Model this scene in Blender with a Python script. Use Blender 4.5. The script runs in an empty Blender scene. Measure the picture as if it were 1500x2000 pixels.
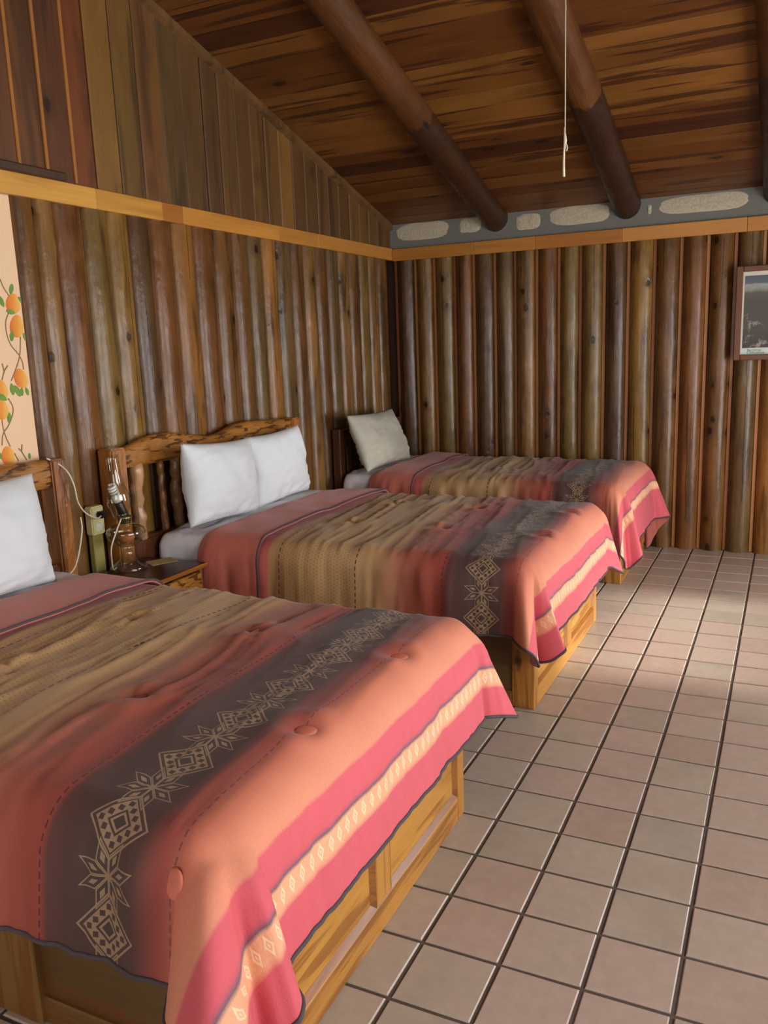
import bpy, bmesh, math, random
import numpy as np
from mathutils import Vector, Matrix, noise as mnoise
random.seed(7)
sc = bpy.context.scene
COL = sc.collection
PI = math.pi

# ------------------------------------------------------------------ camera, world, lights, exposure
CAM = np.array([2.9577, -6.3564, 1.5461]); FPX = 1642.57
YAW, PITCH, ROLL = -0.452617, -0.19474, -0.037166
def cam_axes():
    cy, sy, cp, sp = math.cos(YAW), math.sin(YAW), math.cos(PITCH), math.sin(PITCH)
    f = np.array([sy*cp, cy*cp, sp]); rt = np.array([cy, -sy, 0.0]); up = np.cross(rt, f)
    cr, sr = math.cos(ROLL), math.sin(ROLL)
    return cr*rt + sr*up, -sr*rt + cr*up, f
RT, UP, FW = cam_axes()
cd = bpy.data.cameras.new('camera'); cam = bpy.data.objects.new('camera', cd); COL.objects.link(cam)
cd.sensor_fit = 'VERTICAL'; cd.sensor_height = 36.0; cd.lens = FPX/2000*36.0; cd.clip_start = 0.05
cam.matrix_world = Matrix(((RT[0], UP[0], -FW[0], CAM[0]), (RT[1], UP[1], -FW[1], CAM[1]), (RT[2], UP[2], -FW[2], CAM[2]), (0, 0, 0, 1)))
sc.camera = cam
def pix(u, v, ax, val):
    """photo pixel -> point on the plane (axis ax = val)"""
    d = (u-750)/FPX*RT - (v-1000)/FPX*UP + FW
    return CAM + (val-CAM[ax])/d[ax]*d
def toscreen(p):
    c = np.array(p) - CAM; z = c@FW
    return (750 + FPX*(c@RT)/z, 1000 - FPX*(c@UP)/z) if z > .05 else (-9999, -9999)

w = bpy.data.worlds.new('sky'); sc.world = w; w.use_nodes = True
bg = w.node_tree.nodes['Background']; bg.inputs[0].default_value = (0.72, 0.86, 1.0, 1); bg.inputs[1].default_value = 1.5
def area(name, loc, rot, sx, sy, e, col):
    l = bpy.data.lights.new(name, 'AREA'); l.shape = 'RECTANGLE'; l.size = sx; l.size_y = sy; l.energy = e; l.color = col
    o = bpy.data.objects.new(name, l); COL.objects.link(o); o.location = loc; o.rotation_euler = rot
    return o
RX = 4.4          # inner face of the right wall
FY = -8.6         # inner face of the wall behind the camera
DOOR = (-2.5, -1.0, 0.0, 2.05)       # y0, y1, z0, z1 of the open door in the right wall
WINR = (-6.3, -3.6, 0.75, 2.15)        # window in the right wall
WINF = (1.2, 3.9, 0.8, 2.2)            # x0, x1, z0, z1 of the window behind the camera
area('door_daylight', (RX+.35, -1.75, 1.05), (0, PI/2, 0), 2.0, 1.4, 92, (.95, .98, 1.0))
area('window_daylight', (RX+.35, -4.95, 1.45), (0, PI/2, 0), 1.4, 2.7, 105, (.95, .98, 1.0))
area('rear_window_daylight', (2.55, FY-.35, 1.5), (PI/2, 0, 0), 2.7, 1.4, 50, (.88, .95, 1.0))
sun = bpy.data.lights.new('sun', 'SUN'); sun.energy = 8.0; sun.angle = math.radians(9); sun.color = (1, .97, .9)
so = bpy.data.objects.new('sun', sun); COL.objects.link(so)
so.rotation_euler = Vector((-1.0, -.06, -.50)).to_track_quat('-Z', 'Y').to_euler()
vs = sc.view_settings; vs.view_transform = 'Standard'; vs.look = 'None'; vs.gamma = 1.0; vs.use_curve_mapping = False; vs.exposure = 0.12
sc.cycles.use_denoising = True
sc.cycles.max_bounces = 8

# ------------------------------------------------------------------ helpers
def lin(h, a=True):
    h = h.lstrip('#'); c = [int(h[i:i+2], 16)/255 for i in (0, 2, 4)]
    c = [x/12.92 if x <= .04045 else ((x+.055)/1.055)**2.4 for x in c]
    return (*c, 1.0) if a else tuple(c)

class X:
    """shader maths with python operators"""
    def __init__(s, nt, k): s.nt = nt; s.k = k
    def _m(s, op, *o, clamp=False):
        n = s.nt.nodes.new('ShaderNodeMath'); n.operation = op; n.use_clamp = clamp
        for i, v in enumerate((s,)+o):
            if isinstance(v, X): s.nt.links.new(v.k, n.inputs[i])
            else: n.inputs[i].default_value = v
        return X(s.nt, n.outputs[0])
    def __add__(s, o): return s._m('ADD', o)
    __radd__ = __add__
    def __mul__(s, o): return s._m('MULTIPLY', o)
    __rmul__ = __mul__
    def __sub__(s, o): return s._m('SUBTRACT', o)
    def __rsub__(s, o): return (s*-1.0)+o
    def __truediv__(s, o): return s._m('DIVIDE', o)
    def __lt__(s, o): return s._m('LESS_THAN', o)
    def __gt__(s, o): return s._m('GREATER_THAN', o)
    def abs(s): return s._m('ABSOLUTE')
    def max(s, o): return s._m('MAXIMUM', o)
    def min(s, o): return s._m('MINIMUM', o)
    def fract(s): return s._m('FRACT')
    def floor(s): return s._m('FLOOR')
    def sin(s): return s._m('SINE')
    def clamp(s): return s._m('ADD', 0.0, clamp=True)
    def step(s, a, b):
        n = s.nt.nodes.new('ShaderNodeMapRange'); n.interpolation_type = 'SMOOTHSTEP'
        s.nt.links.new(s.k, n.inputs[0]); n.inputs[1].default_value = a; n.inputs[2].default_value = b
        return X(s.nt, n.outputs[0])
class Sh:
    def __init__(s, name, rough=.6):
        s.m = bpy.data.materials.new(name); s.m.use_nodes = True; s.nt = s.m.node_tree
        s.b = s.nt.nodes['Principled BSDF']; s.b.inputs['Roughness'].default_value = rough
    def n(s, t): return s.nt.nodes.new(t)
    def L(s, a, b):
        s.nt.links.new(a.k if isinstance(a, X) else a, b)
    def coord(s, kind='Object'):
        o = s.n('ShaderNodeTexCoord').outputs[kind]; q = s.n('ShaderNodeSeparateXYZ'); s.L(o, q.inputs[0])
        return [X(s.nt, q.outputs[i]) for i in range(3)]
    def uv(s):
        u = s.n('ShaderNodeUVMap'); u.uv_map = 'st'; q = s.n('ShaderNodeSeparateXYZ'); s.L(u.outputs[0], q.inputs[0])
        return [X(s.nt, q.outputs[i]) for i in range(2)]
    def world(s):
        o = s.n('ShaderNodeNewGeometry').outputs['Position']; q = s.n('ShaderNodeSeparateXYZ'); s.L(o, q.inputs[0])
        return [X(s.nt, q.outputs[i]) for i in range(3)]
    def info(s):
        i = s.n('ShaderNodeObjectInfo'); return i.outputs['Color'], X(s.nt, i.outputs['Random'])
    def vec(s, *a):
        c = s.n('ShaderNodeCombineXYZ')
        for i, v in enumerate(a):
            if isinstance(v, X): s.L(v, c.inputs[i])
            else: c.inputs[i].default_value = v
        return c.outputs[0]
    def noise(s, v, scale=1., detail=4., rough=.55, dist=0.):
        t = s.n('ShaderNodeTexNoise'); s.L(v, t.inputs['Vector']); t.inputs['Scale'].default_value = scale
        t.inputs['Detail'].default_value = detail; t.inputs['Roughness'].default_value = rough; t.inputs['Distortion'].default_value = dist
        return X(s.nt, t.outputs[0])
    def vor(s, v, scale=1.):
        t = s.n('ShaderNodeTexVoronoi'); s.L(v, t.inputs['Vector']); t.inputs['Scale'].default_value = scale
        q = s.n('ShaderNodeSeparateColor'); s.L(t.outputs['Color'], q.inputs[0])
        return X(s.nt, t.outputs['Distance']), X(s.nt, q.outputs[0])
    def white(s, v):
        t = s.n('ShaderNodeTexWhiteNoise'); s.L(v, t.inputs['Vector']); return X(s.nt, t.outputs['Value'])
    def mix(s, f, a, b, mode='MIX'):
        n = s.n('ShaderNodeMix'); n.data_type = 'RGBA'; n.blend_type = mode
        for v, i in ((f, 0), (a, 6), (b, 7)):
            if isinstance(v, X): s.L(v, n.inputs[i])
            elif isinstance(v, (int, float)): n.inputs[i].default_value = v
            elif isinstance(v, tuple): n.inputs[i].default_value = v
            elif isinstance(v, str): n.inputs[i].default_value = lin(v)
            else: s.L(v, n.inputs[i])
        return n.outputs[2]
    def gray(s, x): return s.vec(x, x, x)
    def ramp(s, x, stops, interp='LINEAR'):
        r = s.n('ShaderNodeValToRGB'); r.color_ramp.interpolation = interp; e = r.color_ramp.elements
        while len(e) < len(stops): e.new(.5)
        for q, (p, c) in zip(e, stops): q.position = p
        for q, (p, c) in zip(e, stops): q.position = p; q.color = lin(c)
        s.L(x, r.inputs[0]); return r.outputs[0]
    def col(s, c): s.L(c, s.b.inputs['Base Color']) if not isinstance(c, str) else setattr(s.b.inputs['Base Color'], 'default_value', lin(c))
    def bump(s, h, dist=.01, strength=.5):
        b = s.n('ShaderNodeBump'); b.inputs['Distance'].default_value = dist; b.inputs['Strength'].default_value = strength
        s.L(h, b.inputs['Height']); s.L(b.outputs[0], s.b.inputs['Normal'])
    def set(s, **k):
        for a, v in k.items(): s.b.inputs[a.replace('_', ' ')].default_value = v
        return s

M = {}
def wood(name, along, streak='3a1d0c', amt=.6, lo=.54, hi=.66, ka=9., kl=.9, knot=.5, kA=9., kL=2.6, rough=.45, coat=0., bump=.35, mott=.35, peel=None, knotcol='1e0f08', rbump=0., spec=.5, crack=False):
    s = Sh(name, rough); x, y, z = s.coord(); oc, rnd = s.info()
    ax = {'x': (y, z, x), 'y': (x, z, y), 'z': (x, y, z)}[along]
    A = ax[0] + rnd*13.7; B = ax[1] + rnd*5.1; Lc = ax[2] + rnd*41.3
    g = s.noise(s.vec(A*70, B*70, Lc*2.2), detail=5, rough=.65)
    m = s.noise(s.vec(A*6, B*6, Lc*2.), detail=4, rough=.6)
    st = s.noise(s.vec(A*ka, B*ka, Lc*kl), detail=3, dist=.6).step(lo, hi)
    d, r = s.vor(s.vec(A*kA, B*kA, Lc*kL)); wob = s.noise(s.vec(A*30, B*30, Lc*30), detail=2)
    dd = d + (wob-.5)*.12
    kn = (1-dd.step(.10, .2))*(r < knot)
    halo = (1-dd.step(.2, .5))*(r < knot)
    fac = (g*.5+.75)*(m*2*mott+(1-mott))
    c = s.mix(1.0, oc, s.gray(fac), 'MULTIPLY')
    if peel:
        pm = (ax[2] + (s.noise(s.vec(A*6, B*6, Lc*2), detail=3)-.5)*.35)
        c = s.mix(pm.step(peel[0], peel[0]+.03), c, s.mix(1.0, peel[1], s.gray(fac), 'MULTIPLY'))
    c = s.mix(st*amt, c, streak)
    c = s.mix(halo*.35, c, streak)
    c = s.mix(kn*.85, c, knotcol)
    if crack:
        wv = s.noise(s.vec(rnd*50, 0., z*1.3), detail=3); on = s.noise(s.vec(rnd*90, 3., z*.8), detail=1)
        ck = ((x - (rnd*7.3).fract()*.08 + .04 - (wv-.5)*.05).abs() < .0022)*(on > .53)
        c = s.mix(ck*.85, c, '140b06')
    s.col(c)
    h = g*.5 + m*.6 - kn*.5
    if rbump: h = h + s.noise(s.vec(A*22, B*22, Lc*12), detail=3)*rbump
    s.bump(h, .012, bump)
    if rbump: s.L((s.noise(s.vec(A*18, B*18, Lc*6), detail=3)*.5+(rough-.25)).clamp(), s.b.inputs['Roughness'])
    s.set(Coat_Weight=coat, Coat_Roughness=.16, Specular_IOR_Level=spec)
    M[name] = s.m; return s.m
wood('log_wood', 'z', streak='2e1c10', amt=.6, lo=.5, hi=.68, ka=12, kl=1.3, knot=.32, kA=9, kL=6., rough=.27, coat=.04, bump=.28, mott=.85, rbump=.9, spec=.32, crack=True)
wood('plank_wood', 'z', streak='2b170b', amt=.5, knot=.14, kA=7, kL=4.5, rough=.55, bump=.3, mott=.5)
wood('ceiling_wood', 'x', streak='34150a', amt=.8, lo=.55, hi=.62, ka=13, kl=.7, knot=.34, kA=7, kL=3.2, rough=.42, bump=.15, mott=.5)
wood('beam_wood', 'y', streak='24110a', amt=.5, knot=.3, rough=.42, bump=.5, mott=.6, rbump=.8, peel=None)
wood('beam_peeled', 'y', streak='3a1a0a', amt=.5, knot=.3, rough=.42, bump=.5, mott=.6, rbump=.8, peel=(1.5, lin('5a3516')))
for a in 'xyz':
    wood('trim_wood_'+a, a, streak='a0642a', amt=.4, knot=0., rough=.38, bump=.12, mott=.2)
    wood('bed_wood_'+a, a, streak='6e3a10', amt=.6, lo=.5, hi=.62, ka=26, kl=1.6, knot=.2, kA=8, kL=2.5, rough=.36, bump=.2, mott=.3)
wood('hewn_wood', 'y', streak='2a1206', amt=.8, lo=.52, hi=.60, ka=42, kl=9., knot=.2, kA=8, kL=5, rough=.38, coat=.2, bump=.9, mott=.6, rbump=1.0)
wood('stick_wood', 'z', streak='3a200f', amt=.6, knot=.3, kA=12, kL=6, rough=.32, coat=.3, bump=.6, mott=.6, rbump=1.)

def simple(name, hexc, rough=.6, var=.12, nscale=8., bump=0., bscale=60., **k):
    s = Sh(name, rough); x, y, z = s.coord(); v = s.vec(x, y, z); n = s.noise(v, nscale, 4)
    s.col(s.mix(1.0, lin(hexc), s.gray(n*2*var+(1-var)), 'MULTIPLY'))
    if bump: s.bump(s.noise(v, bscale, 4), .004, bump)
    s.set(**k); M[name] = s.m; return s.m
simple('peach_plaster', 'efcba4', .85, .04, 3, .25, 40)
simple('grey_plaster', '74736c', .85, .12, 5, .3, 50)
simple('back_board', '4a2f1a', .7)
simple('grout', '55493f', .9, .25, 30, .4, 120)
simple('white_cotton', 'd6dadd', .8, .03, 6, .25, 30, Sheen_Weight=.2)
simple('sheet_cotton', 'dcd8da', .85, .04, 6, .2, 40)
simple('pink_reverse', 'bd6656', .85, .1, 14, .25, 60, Sheen_Weight=.15)
simple('piping_fabric', '4c4348', .85, .15, 80)
simple('brown_button', 'a85248', .85, .1, 40)
simple('salmon_button', 'd0745c', .85, .1, 40)
simple('tan_button', 'a98560', .85, .15, 80)
simple('cream_plastic', 'd9cf94', .45, .05)
simple('olive_plastic', 'a39a58', .4, .1)
simple('black_plastic', '15120f', .35, .05)
simple('white_plastic', 'e6e4dc', .35, .04)
simple('cord_white', 'd8cfb8', .6, .05)
simple('paper_yellow', 'b3a266', .8, .06)
simple('stone', 'bdb39a', .9, .35, 60, 1.0, 90)
simple('dark_metal', '3a332b', .35, .1, Metallic=.8)
simple('frame_wood', '6b4229', .45, .2, 30)
simple('poster_border', 'cfc9bb', .5, .04)
simple('poster_caption', 'c3d2c6', .5, .04)
simple('ink', '55695f', .7, .02)
simple('leaf_paint', '6f9440', .8, .35, 30)
simple('vine_paint', '9a7d56', .8, .1)
simple('dark_wood_top', '3f2417', .28, .25, 14, .1, 60)
simple('brass', '8a7a50', .3, .1, Metallic=.9)
simple('grille_frame', '5a3820', .5, .15)
def glass_mat(name, col, rough=.02):
    s = Sh(name, rough).set(Transmission_Weight=1.0, IOR=1.45); s.col(col); M[name] = s.m
def thin_glass(name, tint):
    m = bpy.data.materials.new(name); m.use_nodes = True; nt = m.node_tree; nt.nodes.clear()
    o = nt.nodes.new('ShaderNodeOutputMaterial'); mx = nt.nodes.new('ShaderNodeMixShader'); tr = nt.nodes.new('ShaderNodeBsdfTransparent'); gl = nt.nodes.new('ShaderNodeBsdfGlossy'); fr = nt.nodes.new('ShaderNodeLayerWeight'); fr.inputs['Blend'].default_value = .5; pw = X(nt, fr.outputs['Facing'])._m('POWER', 3.0)*.55+.05
    tr.inputs[0].default_value = tint; gl.inputs['Roughness'].default_value = .06
    nt.links.new(pw.k, mx.inputs[0]); nt.links.new(tr.outputs[0], mx.inputs[1]); nt.links.new(gl.outputs[0], mx.inputs[2]); nt.links.new(mx.outputs[0], o.inputs[0]); M[name] = m
thin_glass('clear_glass', (.93, .94, .90, 1)); glass_mat('amber_oil', 'd08a50'); glass_mat('window_glass', 'ffffff', 0.)
s = Sh('mango_paint', .8); x, y, z = s.coord()
s.col(s.ramp((y*16+.5+(s.noise(s.vec(x*30, y*30, z*30))-.5)*.3).clamp(), [(0, 'd8772c'), (.55, 'ea9a3e'), (1, 'eebe62')])); M['mango_paint'] = s.m
# floor tile: colour differs from tile to tile by its place in the grid
TX0, TY0, TP = 2.364, -4.778, .21
s = Sh('tile_clay', .34); x, y, z = s.world()
cell = s.vec(((x-TX0)/TP).floor(), ((y-TY0)/TP).floor(), 0.); wn = s.white(cell)
mt = s.noise(s.vec(x+wn*9, y, z), 5, 4, .6); mt2 = s.noise(s.vec(x, y+wn*5, z), 26, 4, .6)
c = s.ramp((wn*.5+mt*.5).clamp(), [(.15, '9a8d7e'), (.4, 'aa9b8a'), (.6, 'ad988a'), (.85, 'a08a78')])
s.col(s.mix(1.0, c, s.gray(mt2*.3+.85), 'MULTIPLY')); s.bump(mt2+mt, .003, .25)
s.L((mt*.35+.2).clamp(), s.b.inputs['Roughness']); M['tile_clay'] = s.m

# ---- comforter cloth, printed along its length (u, metres from the head) and with a motif band (v across)
s = Sh('comforter_print', .82); u, v = s.uv()
def P_(p): return (p-.3)/2.2
stops = [(.30, 'b0564e'), (.765, 'b0564e'), (.775, 'a87f54'), (1.0, 'b4905f'), (1.24, 'b69466'), (1.33, 'b08a5e'), (1.46, 'a05c48'), (1.58, '9a4838'), (1.652, '923f35'),
         (1.664, '5e3630'), (1.73, '503630'), (1.82, '453431'), (1.89, '50352f'), (1.955, '9c4a3f'), (2.01, 'c97359'), (2.113, 'd68a6c'), (2.118, 'cd5862'),
         (2.19, 'cd5862'), (2.193, '5a4a60'), (2.199, '5a4a60'), (2.202, 'e2a27c'), (2.258, 'e2a27c'), (2.262, 'cb5661'), (2.5, 'cd5963')]
base = s.ramp((u-.3)/2.2, [(P_(p), c) for p, c in stops])
# tiny woven specks in the tan field
fx = (u*62).fract()-.5; fy = ((v*62) + (u*62).floor()*.5).fract()-.5
spk = ((fx.abs()+fy.abs()) < .22)*(u > .80)*(u < 1.215)
base = s.mix(spk*.5, base, '6b4630')
# stitched lines
def dashed(c0, wd, per, colr, amt, base):
    k = ((u-c0).abs() < wd)*((v*per).fract() < .62)
    return s.mix(k*amt, base, colr)
base = dashed(.83, .003, 30, '2a1c1c', .8, base)
base = dashed(1.232, .0028, 34, '241a18', .9, base)
base = dashed(1.648, .0022, 40, '3a1d20', .8, base)
base = dashed(1.975, .0022, 40, '7a3c40', .8, base)
# motif band
PER = .212; MC = 1.818
tc = ((v/PER).fract()-.5)*PER; du = u-MC
def motif_square(du, dv, h):
    p = (du+dv)*.7071; q = (du-dv)*.7071
    r = p.abs().max(q.abs())/h
    line = (r > .925)*(r < 1.0)
    ring = (r > .40)*(r < .8)
    cp = (p/h*2.5).fract()-.5; cq = (q/h*2.5).fract()-.5
    dots = (cp.abs()+cq.abs()) < .40
    core = (r > .22)*(r < .31)
    return line + ring*(1-dots) + core
def motif_star(du, dv, a):
    pa = du.abs(); pb = dv.abs()
    hi = pa.max(pb); lo = pa.min(pb)
    c, sn = math.cos(PI/8), math.sin(PI/8)
    uu = hi*c + lo*sn; vv = (lo*c - hi*sn).abs()
    f = (uu-a).abs()/a + vv/(a*.40)
    return (f > .82)*(f < 1.0) + (f < .36)
sq = motif_square(du, tc, .053)
tc2 = ((v/PER+.5).fract()-.5)*PER
star = motif_star(du, tc2, .039)
thread = (sq.max(star)).clamp()
base = s.mix(thread*.7, base, 'a98c68')
# pale woven diamonds of the cream band
dv = ((v*26).fract()-.5).abs()*2; duc = ((u-2.230)/.028).abs()
dia = ((dv*1.3+duc) < .75)*(1-((dv*1.3+duc) < .4)) + ((dv*1.3+duc) < .2)
base = s.mix((dia*(duc < .9)).clamp()*.75, base, 'f2d3ae')
x, y, z = s.coord(); wv = s.noise(s.vec(u, v, 0.), 160, 3); lg = s.noise(s.vec(u, v, 0.), 7, 4)
base = s.mix(1.0, base, s.gray(wv*.2+.8+lg*.2), 'MULTIPLY')
s.col(base); s.bump(wv, .002, .35); s.set(Sheen_Weight=.12, Sheen_Roughness=.4); M['comforter_print'] = s.m

s = Sh('faded_pillow_print', .85); x, y, z = s.coord(); n = s.noise(s.vec(x, y, z), 9, 3)
n2 = s.noise(s.vec((x*9).floor(), (y*9).floor(), 1.), 3.1, 1)
c = s.mix(n2.step(.45, .6)*.35, 'b4b2a0', 'b79f92'); c = s.mix(n.step(.4, .7)*.4, c, 'c2c4b6'); s.col(c); M['faded_pillow_print'] = s.m

s = Sh('poster_photo', .35); x, y, z = s.coord()
n = s.noise(s.vec(x, y, z), 9, 5, .6); n3 = s.noise(s.vec(x*1.0, y, z*3), 14, 4)
hgt = z + (n-.5)*.05
c = s.ramp((hgt/.52).clamp(), [(0, '26221c'), (.25, '453a2c'), (.6, '4a4232'), (.70, '5a5240'), (.745, '94948a'), (.80, 'a3a698'), (.82, '5c6470'), (1., '3c4652')])
rk = s.noise(s.vec(x, y, z), 16, 5, .7).step(.52, .62)*((z + x*.9) < .26 )
c = s.mix(rk*.8, c, 'a39684'); c = s.mix(n3*.35, c, '2a241c'); s.col(c); M['poster_photo'] = s.m

# ------------------------------------------------------------------ mesh helpers
def obj(name, me, mat, parent=None, color=None, loc=None, rot=None):
    o = bpy.data.objects.new(name, me); COL.objects.link(o)
    if mat is not None and not me.materials: me.materials.append(M[mat] if isinstance(mat, str) else mat)
    if parent is not None: o.parent = parent
    if color: o.color = lin(color)
    if loc is not None: o.location = loc
    if rot is not None: o.rotation_euler = rot
    return o
def pyd(verts, faces, smooth=False, name='mesh'):
    me = bpy.data.meshes.new(name); me.from_pydata([tuple(map(float, q)) for q in verts], [], faces); me.update()
    if smooth: me.polygons.foreach_set('use_smooth', [True]*len(me.polygons))
    return me
def boxme(x0, x1, y0, y1, z0, z1, bev=.004, seg=1):
    bm = bmesh.new(); bmesh.ops.create_cube(bm, size=1)
    for q in bm.verts: q.co = Vector(((x0+x1)/2+q.co.x*(x1-x0), (y0+y1)/2+q.co.y*(y1-y0), (z0+z1)/2+q.co.z*(z1-z0)))
    if bev: bmesh.ops.bevel(bm, geom=bm.edges[:], offset=min(bev, .45*min(x1-x0, y1-y0, z1-z0)), segments=seg, affect='EDGES')
    me = bpy.data.meshes.new('box'); bm.to_mesh(me); bm.free(); return me
def tubeme(pts, r, n=8, cap=True):
    pts = [Vector(p) for p in pts]; V = []; F = []; N = len(pts)
    rr = r if hasattr(r, '__len__') else [r]*N
    t0 = (pts[1]-pts[0]).normalized(); a = t0.orthogonal().normalized()
    for i, p in enumerate(pts):
        t = (pts[min(i+1, N-1)]-pts[max(i-1, 0)]).normalized()
        a = (a - t*a.dot(t)).normalized(); b = t.cross(a)
        for k in range(n):
            q = 2*PI*k/n; V.append(p + (a*math.cos(q)+b*math.sin(q))*rr[i])
    for i in range(N-1):
        for k in range(n): F.append((i*n+k, i*n+(k+1) % n, (i+1)*n+(k+1) % n, (i+1)*n+k))
    if cap: F.append(tuple(range(n-1, -1, -1))); F.append(tuple((N-1)*n+k for k in range(n)))
    return pyd(V, F, True)
def lathe(prof, n=32, close=False):
    V = []; F = []
    for r, z in prof:
        for k in range(n): V.append((r*math.cos(2*PI*k/n), r*math.sin(2*PI*k/n), z))
    m = len(prof)
    for i in range(m-1 if not close else m):
        for k in range(n): F.append((i*n+k, i*n+(k+1) % n, ((i+1) % m)*n+(k+1) % n, ((i+1) % m)*n+k))
    return pyd(V, F, True)
def spline(pts, n=10):
    P = [Vector(p) for p in pts]; P = [P[0]*2-P[1]]+P+[P[-1]*2-P[-2]]; out = []
    for i in range(1, len(P)-2):
        for k in range(n):
            t = k/n
            out.append(.5*((2*P[i])+(-P[i-1]+P[i+1])*t+(2*P[i-1]-5*P[i]+4*P[i+1]-P[i+2])*t*t+(-P[i-1]+3*P[i]-3*P[i+1]+P[i+2])*t**3))
    out.append(P[-2]); return out
def tag(o, label, cat=None, group=None, kind=None):
    o['label'] = label
    if cat: o['category'] = cat
    if group: o['group'] = group
    if kind: o['kind'] = kind
    return o
def empty(name, loc=(0, 0, 0), rot=(0, 0, 0)):
    o = bpy.data.objects.new(name, None); COL.objects.link(o); o.location = loc; o.rotation_euler = rot; o.empty_display_size = .1; return o
def struct(name, me, mat, label): return tag(obj(name, me, mat), label, None, None, 'structure')
def multi(boxes, bev=0):
    V = []; F = []
    for x0, x1, y0, y1, z0, z1 in boxes:
        b = len(V); V += [(x, y, z) for z in (z0, z1) for y in (y0, y1) for x in (x0, x1)]
        F += [tuple(b+i for i in f) for f in ((0, 2, 3, 1), (4, 5, 7, 6), (0, 1, 5, 4), (2, 6, 7, 3), (0, 4, 6, 2), (1, 3, 7, 5))]
    return pyd(V, F)
def vnoise(x, y, seed=0):
    x = np.asarray(x, float); y = np.asarray(y, float); xi = np.floor(x).astype(np.int64); yi = np.floor(y).astype(np.int64)
    def h(a, b):
        n = (a*374761393 + b*668265263 + seed*974634777) & 0x7fffffff
        n = ((n ^ (n >> 13))*1274126177) & 0x7fffffff
        return ((n ^ (n >> 16)) & 0xffff)/32767.5-1
    fx = x-xi; fy = y-yi; fx = fx*fx*fx*(fx*(fx*6-15)+10); fy = fy*fy*fy*(fy*(fy*6-15)+10)
    return (h(xi, yi)*(1-fx)+h(xi+1, yi)*fx)*(1-fy)+(h(xi, yi+1)*(1-fx)+h(xi+1, yi+1)*fx)*fy
def sst(a, b, x):
    t = np.clip((np.asarray(x, float)-a)/(b-a), 0, 1); return t*t*(3-2*t)

# ------------------------------------------------------------------ floor
BEDS = {1: (-5.17, -3.935), 2: (-3.075, -1.81), 3: (-1.06, -.14)}
fl = struct('floor', multi([(-.3, RX+.3, FY-.3, .3, -.2, -.005)]), 'grout', 'grouted floor bed under beige clay tiles')
tiles = []
for i in range(-12, 11):
    for j in range(-20, 24):
        cx, cy = TX0+(i+.5)*TP, TY0+(j+.5)*TP
        x0, x1, y0, y1 = cx-TP/2+.0055, cx+TP/2-.0055, cy-TP/2+.0055, cy+TP/2-.0055
        if x0 < -.06 or x1 > RX+.01 or y0 < FY or y1 > .1: continue
        u_, v_ = toscreen((cx, cy, 0)); d = math.hypot(cx-CAM[0], cy-CAM[1])
        hid = any(cx < 1.98 and b[0]-.02 < cy < b[1]+.02 for b in BEDS.values()) or cx < 1.75
        vis = -60 < u_ < 1580 and 0 < v_ < 2080 and not hid
        tiles.append((0 if vis else 1, d, cx, cy))
tiles.sort()
def tile_me(h):
    b = .003; V = [(-h, -h, -.012), (h, -h, -.012), (h, h, -.012), (-h, h, -.012), (-h, -h, -b), (h, -h, -b), (h, h, -b), (-h, h, -b), (-h+b, -h+b, 0), (h-b, -h+b, 0), (h-b, h-b, 0), (-h+b, h-b, 0)]
    F = [(8, 9, 10, 11)]
    for k in range(4):
        n = (k+1) % 4; F += [(k, n, 4+n, 4+k), (4+k, 4+n, 8+n, 8+k)]
    return V, F
tv, tf = tile_me(TP/2-.0055); tme = pyd(tv, tf); rv, rf = [], []
nvis = 0
for hidn, d, cx, cy in tiles:
    if not hidn and nvis < 300:
        nvis += 1; o = obj('tile', tme, 'tile_clay', fl, loc=(cx, cy, random.uniform(-.0008, .0008)), rot=(random.gauss(0, .0025), random.gauss(0, .0025), random.gauss(0, .004)))
    else:
        b = len(rv); rv += [(q[0]+cx, q[1]+cy, q[2]) for q in tv]; rf += [tuple(b+k for k in f) for f in tf]
o = obj('tile_field', pyd(rv, rf), 'tile_clay', fl); o['kind'] = 'stuff'

# ------------------------------------------------------------------ walls
SL = .28
def ceil_z(y): return 2.48-SL*y if y > -4.3 else 2.48+SL*4.3-SL*(-4.3-y)
wl = struct('wall_left', pyd([(-.3, FY-.3, 0), (-.07, FY-.3, 0), (-.07, .3, 0), (-.3, .3, 0), (-.3, FY-.3, 2.5), (-.07, FY-.3, 2.5), (-.07, .3, 2.5), (-.3, .3, 2.5), (-.07, -4.3, 3.75), (-.3, -4.3, 3.75)],
      [(0, 3, 2, 1), (1, 2, 6, 8, 5), (0, 4, 9, 7, 3), (4, 5, 8, 9), (9, 8, 6, 7), (0, 1, 5, 4), (3, 7, 6, 2)]), 'back_board', 'left wall clad with vertical half logs below and planks above the trim')
wb = struct('wall_back', multi([(-.3, RX+.3, .1, .3, 0, 2.31)]), 'back_board', 'back wall of upright varnished logs')
mur = struct('wall_left_mural', multi([(-.07, -.012, FY, -3.68, 0, 2.25)]), 'peach_plaster', 'peach plaster wall painted with mango vines beside the log wall')

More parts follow.
